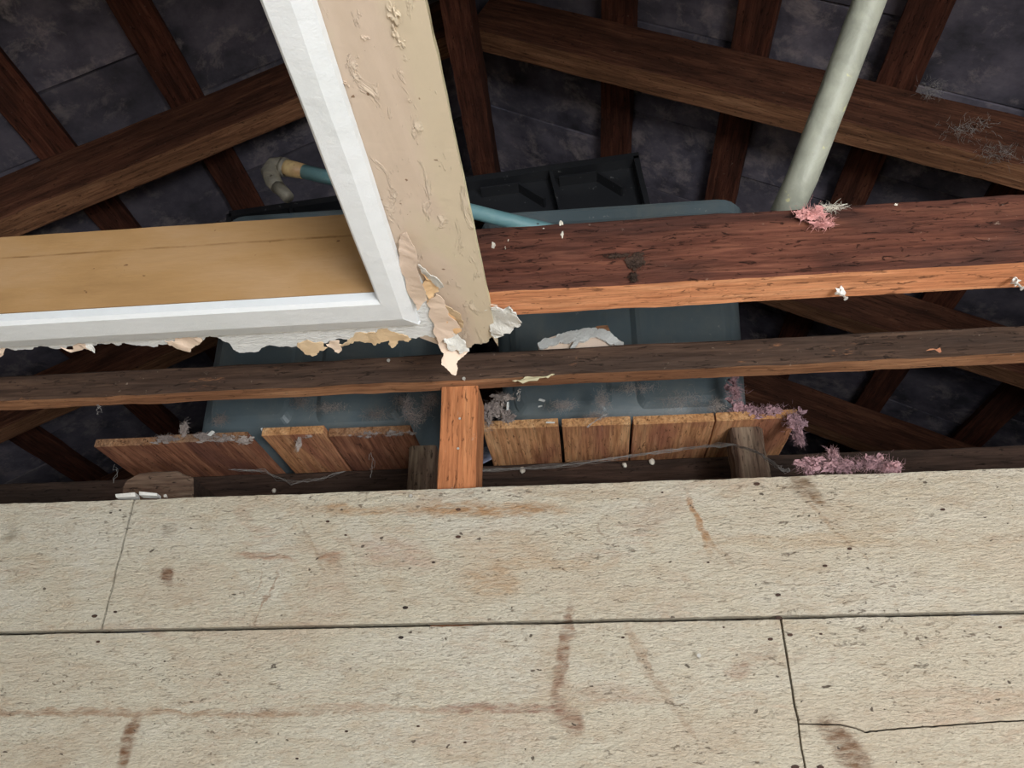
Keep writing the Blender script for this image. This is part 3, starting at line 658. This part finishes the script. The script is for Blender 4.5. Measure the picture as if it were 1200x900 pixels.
for i, ((xa,ya),(xb,yb),ye,lab) in enumerate(plats):
    a = PZ(xa,ya,.6005); b = PZ(xb,yb,.6005); y0 = (a.y+b.y)/2; xm = (a.x+b.x)/2; wd = b.x-a.x-.0015
    o = timber('platform_board', (xm, y0, H+.6105), (xm, ye, H+.6105), wd, .0165, [M['platform_dark' if i in (0, 1, 3) else 'platform']]*2+[M['platform_end' if i in (2, 4, 5, 6, 7) else 'platform_end_dull']], ch=.0012, jit=.0007, step=.04)
    tag(o, lab, 'board', 'tank platform boards')
def prop(name, x0, x1, y0, yy, dep, mat, lab, ztop_=.5985, zbot=.2):
    a = PY(x0, y0, yy).x; b = PY(x1, y0, yy).x
    o = timber(name, W((a+b)/2, yy+dep/2, zbot), W((a+b)/2, yy+dep/2, ztop_), dep, b-a, mat, up=(1,0,0), ch=.006, jit=.0022, step=.02)
    return tag(o, lab, 'timber block')
prop('timber_prop', 478, 510, 540, 1.295, .05, M['grey_wood'], 'narrow grey upright block left of the orange stud', zbot=-H)
prop('timber_prop', 859, 899, 530, 1.275, .055, M['grey_wood'], 'weathered upright block under the right end of the tank platform', zbot=-H)
a = PY(145,575,1.12); b = PY(226,575,1.12)
bm = bmesh.new()
o = slab('timber_offcut', ragged([PY(x,y,1.10) for x,y in ((143,600),(143,571),(148,562),(163,554),(180,552),(207,551),(214,555),(226,559),(226,600))], .03, 2, True, 4, (1,0,1)), (0,.09,0), [M['grey_wood'], M['dark_wood']], bev=.002)
tag(o, 'grey worn timber offcut lying low at the left, just behind the cream boards', 'timber block')
# a plate behind the wall boards that carries the offcut
o = timber('wall_noggin', W(-1.2,1.08,.365), W(-.2,1.08,.365), .15, .05, M['dark_wood']); tag(o, 'dark noggin behind the top cream board', 'noggin')
# white paint slivers on the wall's top edge
for k, (pp, lab) in enumerate(((((135,579),(158,577),(159,582),(136,583)),'white paint sliver at the left on the cream board edge'), (((163,576),(184,578),(184,581),(163,580)),'white paint sliver right beside the other on the cream board edge'))):
    tag(slab('paint_sliver', [PY(x,y,.984) for x,y in pp], (0,.012,0), [M['crumb']]*2), lab, 'debris', 'paint slivers on the wall edge')
# ------------------------------------------------------------------ water tanks
def rrect(cx, cy, hw, hd, r, n=5):
    out = []
    for sx, sy, a0 in ((1,1,0),(-1,1,90),(-1,-1,180),(1,-1,270)):
        for k in range(n+1):
            a = math.radians(a0+90*k/n); out.append((cx+sx*(hw-r)+math.cos(a)*r, cy+sy*(hd-r)+math.sin(a)*r))
    return out
def loft(bm, levels, close_b=True, close_t=True):
    rings = [[bm.verts.new((x, y, z)) for x, y in pts] for z, pts in levels]; n = len(rings[0])
    for i in range(len(rings)-1):
        for k in range(n): bm.faces.new((rings[i][k], rings[i][(k+1)%n], rings[i+1][(k+1)%n], rings[i+1][k]))
    if close_b: bm.faces.new(rings[0])
    if close_t: bm.faces.new(rings[-1])
def tank(cx, z1, label, hwT, hwB, rimx):
    z0 = .6195; cy = 1.575
    t = thing('water_tank', label, 'water tank', W(cx, cy, z0), 'cold water tanks')
    bm = bmesh.new(); lv = []
    for f in (0, .02, .3, .6, .9, 1):
        hw = hwB+(hwT-hwB)*f; hd = .245+.02*f
        if f == 0: hw -= .012; hd -= .012
        lv.append((H+z0+(z1-z0-.01)*f, rrect(cx, cy, hw, hd, .05)))
    loft(bm, lv); obj('body', bm, M['tank'], t, True)
    bm = bmesh.new(); zr = H+z1
    lv = [(zr-.04, rrect(cx,cy,hwT+.004,.268,.05)), (zr-.038, rrect(cx,cy,hwT+.016,.280,.055)), (zr-.012, rrect(cx,cy,hwT+.018,.282,.055)), (zr-.008, rrect(cx,cy,hwT+.014,.278,.055)), (zr-.002, rrect(cx,cy,hwT+.014,.278,.055)), (zr, rrect(cx,cy,hwT+.008,.272,.05)),
          (zr, rrect(cx,cy,hwT-.01,.255,.045)), (zr-.03, rrect(cx,cy,hwT-.012,.253,.045))]
    loft(bm, lv, True, True); obj('rim', bm, M['tank'], t, False)
    # raised panels on the front with a groove between them
    for s in (-1, 1):
        bm = bmesh.new(); r = []
        zc0, zc1 = z0+.05, z1-.09
        for off, pw in ((0,0),(.012,.010),(.02,.012)):
            ring = []
            for (u, v) in rrect(0, 0, .5, .5, .09, 5):
                zz = zc0+(zc1-zc0)*(v+.5); f = (zz-z0)/(z1-z0); hw = hwB+(hwT-hwB)*f
                xx = cx+s*(hw*.49)+u*(hw*.80-off*2); yy = cy-(.245+.02*f)+.001-pw
                zz = (zz-(zc0+zc1)/2)*(1-off*2/(zc1-zc0))+(zc0+zc1)/2
                ring.append(bm.verts.new((xx, yy, H+zz)))
            r.append(ring)
        for a_, b_ in zip(r, r[1:]):
            for k in range(len(a_)): bm.faces.new((a_[k], a_[(k+1)%len(a_)], b_[(k+1)%len(a_)], b_[k]))
        bm.faces.new(r[-1]); obj('panel', bm, M['tank'], t)
    return t
tank(-.545, 1.20, 'grey-blue plastic water tank behind the left batten, dusty, under the white surround', .240, .228, 0)
tank(.090, 1.157, 'grey-blue plastic water tank on the right with bright rounded rim corner', .272, .232, 0)
# black cover leaning across both tanks
cv = thing('tank_cover', 'black ribbed plastic cover lying across both water tanks', 'cover', PY(600,240,1.36))
def cvp(px, py, dy=0): return PY(px, py, 1.345+dy)
def bar(p0, p1, t, name='rib', dep=.03):
    a = cvp(*p0); b = cvp(*p1); d = (b-a).normalized(); s = Vector((0,1,0)).cross(d)*t/2
    slab(name, [a-s, b-s, b+s, a+s], (0,dep,0), [M['black']]*2, cv)
def tl(x): return 247-(x-270)*.144        # top edge of the cover in the photograph
slab('panel', [cvp(268,tl(268),.03), cvp(748,tl(748),.03), cvp(762,250,.03), cvp(268,262,.03)], (0,.006,0), [M['black']]*2, cv)
bar((268,tl(268)+4), (748,tl(748)+4), .014, 'rim', .05)
bar((745,tl(745)+4), (759,240), .012, 'rim', .05)
bar((268,tl(268)+3), (268,262), .012, 'rim', .05)
for x in (645, 540, 430, 340): bar((x,tl(x)+6), (x+14,tl(x)+60), .008)
for x in (700, 608, 500, 390):
    bar((x-45,tl(x)+22), (x,tl(x)+16), .005); bar((x,tl(x)+16), (x+30,tl(x)+34), .006)
# ------------------------------------------------------------------ pipes
tp_ = thing('teal_pipe', 'teal painted pipe with corroded fitting and metal elbow passing behind the beige strip', 'pipe', PY(345,200,1.10))
def q(px, py, Y=1.10): return PY(px, py, Y)
tube('pipe', [q(352,200), q(440,221,1.11), q(550,247,1.13), q(655,273,1.18), q(720,290,1.27)], .0145, M['teal'], tp_)
tube('fitting', [q(333,196), q(340,197.5), q(356,201)], [.0165,.017,.0152], M['corroded'], tp_)
tube('elbow', [q(336,196.5), q(329,194.5), q(322,195), q(317,202), q(320,212), q(326,220)], [.0175,.0185,.0195,.019,.0165,.0135], M['elbow'], tp_)
tube('elbow_tail', [q(325,219), q(333,226), q(338,232)], [.014,.0125,.012], M['elbow'], tp_)
tube('collar', [q(331,195.5), q(335,196.4)], .0195, M['elbow'], tp_)
def cz_(px, py, k): return O0+ray(px, py)*k
gp = tube('grey_pipe', [cz_(920,252,.975), cz_(940,208,.965), cz_(980,104,.95), cz_(1022,-8,.93), cz_(1075,-150,.90), cz_(1180,-420,.86)], .0195, M['galv'])
tag(gp, 'grey-green galvanised pipe slanting up from the thick joist at the upper right', 'pipe')
# ------------------------------------------------------------------ glass wool, dust, webs
tuft('insulation_tuft', 'small bright pink wool tuft caught on the thick joist beside the grey pipe', 'insulation', [(PY(950,250,.735),(.016,.004,.009)), (PY(965,262,.735),(.012,.003,.005))], M['wool_bright'], 90, .02, .0004, 3)
tuft('wool_strand', 'pale white wool strand trailing right from the pink tuft on the joist', 'insulation', [(PY(972,243,.736),(.018,.003,.003))], M['egg'], 60, .02, .0003, 4, (1,.2,.3), blobs=False)
tuft('insulation_clump', 'pink wool clump beside the right tank, on the end of the platform', 'insulation', [(PY(862,462,1.26),(.012,.012,.03)), (PY(872,482,1.26),(.025,.012,.012)), (PY(900,482,1.25),(.028,.012,.010)), (PY(932,495,1.24),(.014,.010,.020)), (PY(936,512,1.24),(.006,.006,.018))], M['wool'], 150, .020, .0005, 5)
tuft('insulation_clump', 'purple-pink wool clump lying on the cream boards top edge at the right', 'insulation', [(PY(950,546,.995),(.018,.012,.010)), (PY(985,545,.995),(.024,.012,.009)), (PY(1020,543,.995),(.024,.012,.009)), (PY(1043,548,.99),(.012,.010,.006)), (PY(976,534,.995),(.005,.006,.010))], M['wool'], 150, .018, .0004, 6)
tuft('dust_tuft', 'small upright grey fluff on the left platform end', 'dust', [(PY(216,502,1.24),(.006,.006,.016)), (PY(196,514,1.24),(.022,.008,.006)), (PY(240,512,1.24),(.02,.008,.006))], M['greywool'], 80, .018, .0005, 7)
tuft('dust_ridge', 'grey dust ridge along the platform board left of the gap', 'dust', [(PY(262,514,1.245),(.028,.008,.005)), (PY(286,516,1.245),(.014,.006,.006))], M['greywool'], 90, .012, .0004, 8)
tuft('dust_ridge', 'grey dust ridge on the platform board left of the orange stud', 'dust', [(PY(430,509,1.25),(.03,.008,.004)), (PY(465,508,1.25),(.028,.008,.004)), (PY(360,508,1.245),(.012,.006,.008)), (PY(350,520,1.245),(.004,.003,.014))], M['greywool'], 80, .012, .0004, 9)
tuft('dust_clump', 'dusty grey web clump on the front of the left tank', 'dust', [(PY(352,470,1.29),(.022,.006,.018)), (PY(385,478,1.29),(.035,.006,.010)), (PY(258,492,1.29),(.014,.005,.012)), (PY(440,485,1.29),(.03,.006,.012)), (PY(470,470,1.29),(.018,.006,.016))], M['greywool'], 110, .020, .00035, 10, blobs=False)
tuft('hanging_debris', 'pale hanging fluff and fibres in the dark gap left of the orange stud', 'debris', [(PY(500,475,1.12),(.010,.01,.022)), (PY(487,490,1.14),(.014,.01,.016)), (PY(508,468,1.10),(.010,.006,.010)), (PY(478,478,1.14),(.008,.006,.020))], M['greywool'], 70, .022, .0005, 11, blobs=False)
tuft('debris_clump', 'grey lumpy debris just right of the orange stud', 'debris', [(PY(580,478,1.16),(.014,.012,.016)), (PY(594,488,1.17),(.012,.012,.012)), (PY(572,490,1.15),(.008,.008,.020)), (PY(590,466,1.15),(.016,.01,.006))], M['greywool'], 100, .018, .0004, 12)
tuft('dust_clump', 'dark dusty web clump between batten and platform on the right tank', 'dust', [(PY(660,475,1.25),(.025,.006,.010)), (PY(705,470,1.25),(.014,.006,.022)), (PY(700,488,1.25),(.02,.006,.008)), (PY(745,455,1.26),(.04,.006,.008)), (PY(800,470,1.26),(.045,.006,.020)), (PY(840,478,1.26),(.02,.006,.02))], M['greywool'], 110, .022, .00035, 13, blobs=False)
tuft('cobweb', 'pale tangled cobweb on the upper right slates and rafter', 'cobweb', [(PY(1110,60,1.30),(.015,.01,.06)), (PY(1090,105,1.30),(.03,.01,.03)), (PY(1140,150,1.31),(.06,.01,.03)), (PY(1170,180,1.31),(.05,.01,.03))], M['web'], 60, .035, .0005, 14, blobs=False)
tuft('cobweb', 'small pale web wisp between purlin and slate at the upper left', 'cobweb', [(PY(236,82,1.30),(.012,.006,.012))], M['web'], 25, .03, .0005, 15, blobs=False)
tuft('dark_gunk', 'dark lumpy dirt patch on the side of the thick joist', 'dirt', [(PY(745,306,.739),(.010,.0015,.012)), (PY(722,300,.739),(.012,.001,.002)), (PY(742,325,.739),(.004,.001,.006))], M['dark_wood'], 60, .008, .0006, 16, (1,.1,1))
def strand(name, pts, r, lab, seed, n=3, kids=2):
    bm = bmesh.new(); rnd = random.Random(seed)
    for k in range(kids):
        pl = []
        for (a, b) in zip(pts, pts[1:]):
            for t in (0, .25, .5, .75): pl.append(a.lerp(b, t)+Vector((rnd.gauss(0,1), rnd.gauss(0,1), rnd.gauss(0,1)))*.0022)
        pl.append(pts[-1]); add_tube(bm, pl, r*.55, n)
    return tag(obj(name, bm, M['web']), lab, 'cobweb')
strand('cobweb_strand', [PY(560,552,1.38), PY(650,547,1.36), PY(740,534,1.34), PY(800,526,1.3), PY(860,521,1.22), PY(890,530,1.12), PY(912,548,1.03), PY(926,552,1.0)], .0005, 'long pale cobweb strand swagged from the right boards towards the pink wool', 1, kids=9)
strand('cobweb_strand', [PY(205,545,1.38), PY(255,548,1.38), PY(310,552,1.38), PY(340,566,1.38), PY(380,560,1.38), PY(405,552,1.38)], .0005, 'faint cobweb swag under the gap in the left platform boards', 2, kids=6)
strand('cobweb_strand', [PY(134,545,1.25), PY(137,555,1.22), PY(133,566,1.2)], .0007, 'short hanging thread under the leftmost platform board', 3)
strand('cobweb_strand', [PY(114,474,1.0), PY(117,479,1.0), PY(113,485,1.0)], .0005, 'tiny thread hanging from the thin batten at the left', 4)
strand('cobweb_strand', [PY(435,533,1.26), PY(437,545,1.26), PY(434,560,1.26)], .0005, 'thin vertical thread under the dusty board left of the stud', 5)
strand('cobweb_strand', [PY(608,456,1.0), PY(608,463,1.0), PY(609,470,1.0)], .0008, 'straw-coloured fibre hanging from the batten right of the stud', 6)
strand('cobweb_strand', [PY(688,500,1.22), PY(700,492,1.22), PY(712,484,1.22)], .0011, 'short white curved fibre above the middle platform board', 7)
for k, (px, py, r, lab) in enumerate(((247,551,.005,'pale egg sac under the left tank platform'), (612,551,.0055,'pale round egg sac just right of the orange stud'), (732,545,.0045,'left of the paired pale egg sacs on the dark beam'), (764,541,.0055,'right of the paired pale egg sacs on the dark beam'), (321,575,.004,'tiny white fleck behind the cream boards at the left'))):
    bm = bmesh.new(); blob(bm, PY(px, py, 1.397), (r,.004,r*1.25), k*3, .25, 2); tag(obj('egg_sac', bm, M['egg'], smooth=True), lab, 'egg sac')
def flake(px, py, Y, w_, h_, ang, lab):
    c = PY(px, py, Y); a = math.radians(ang); u = Vector((math.cos(a),0,math.sin(a))); v = Vector((-math.sin(a),.3,math.cos(a)))
    o = slab('plaster_flake', [c-u*w_-v*h_, c+u*w_*.9-v*h_*.8, c+u*w_+v*h_, c+u*.1*w_+v*h_*1.15, c-u*w_*.9+v*h_], (0,.0015,0), [M['crumb']]*2); tag(o, lab, 'flake')
flake(247,508,1.235,.004,.006,-25,'bright white square flake on the left platform edge')
flake(307,503,1.24,.002,.003,30,'tiny white flake above the gap between the left platform boards')
flake(595,476,1.145,.002,.009,0,'upright white flake beside the debris right of the stud')
flake(635,469,1.245,.006,.0025,-20,'crooked white flake on the right tank')
flake(633,476,1.245,.004,.0015,10,'thin white flake below the crooked one on the right tank')
flake(645,495,1.22,.008,.0015,-5,'flat white sliver on the platform board edge')
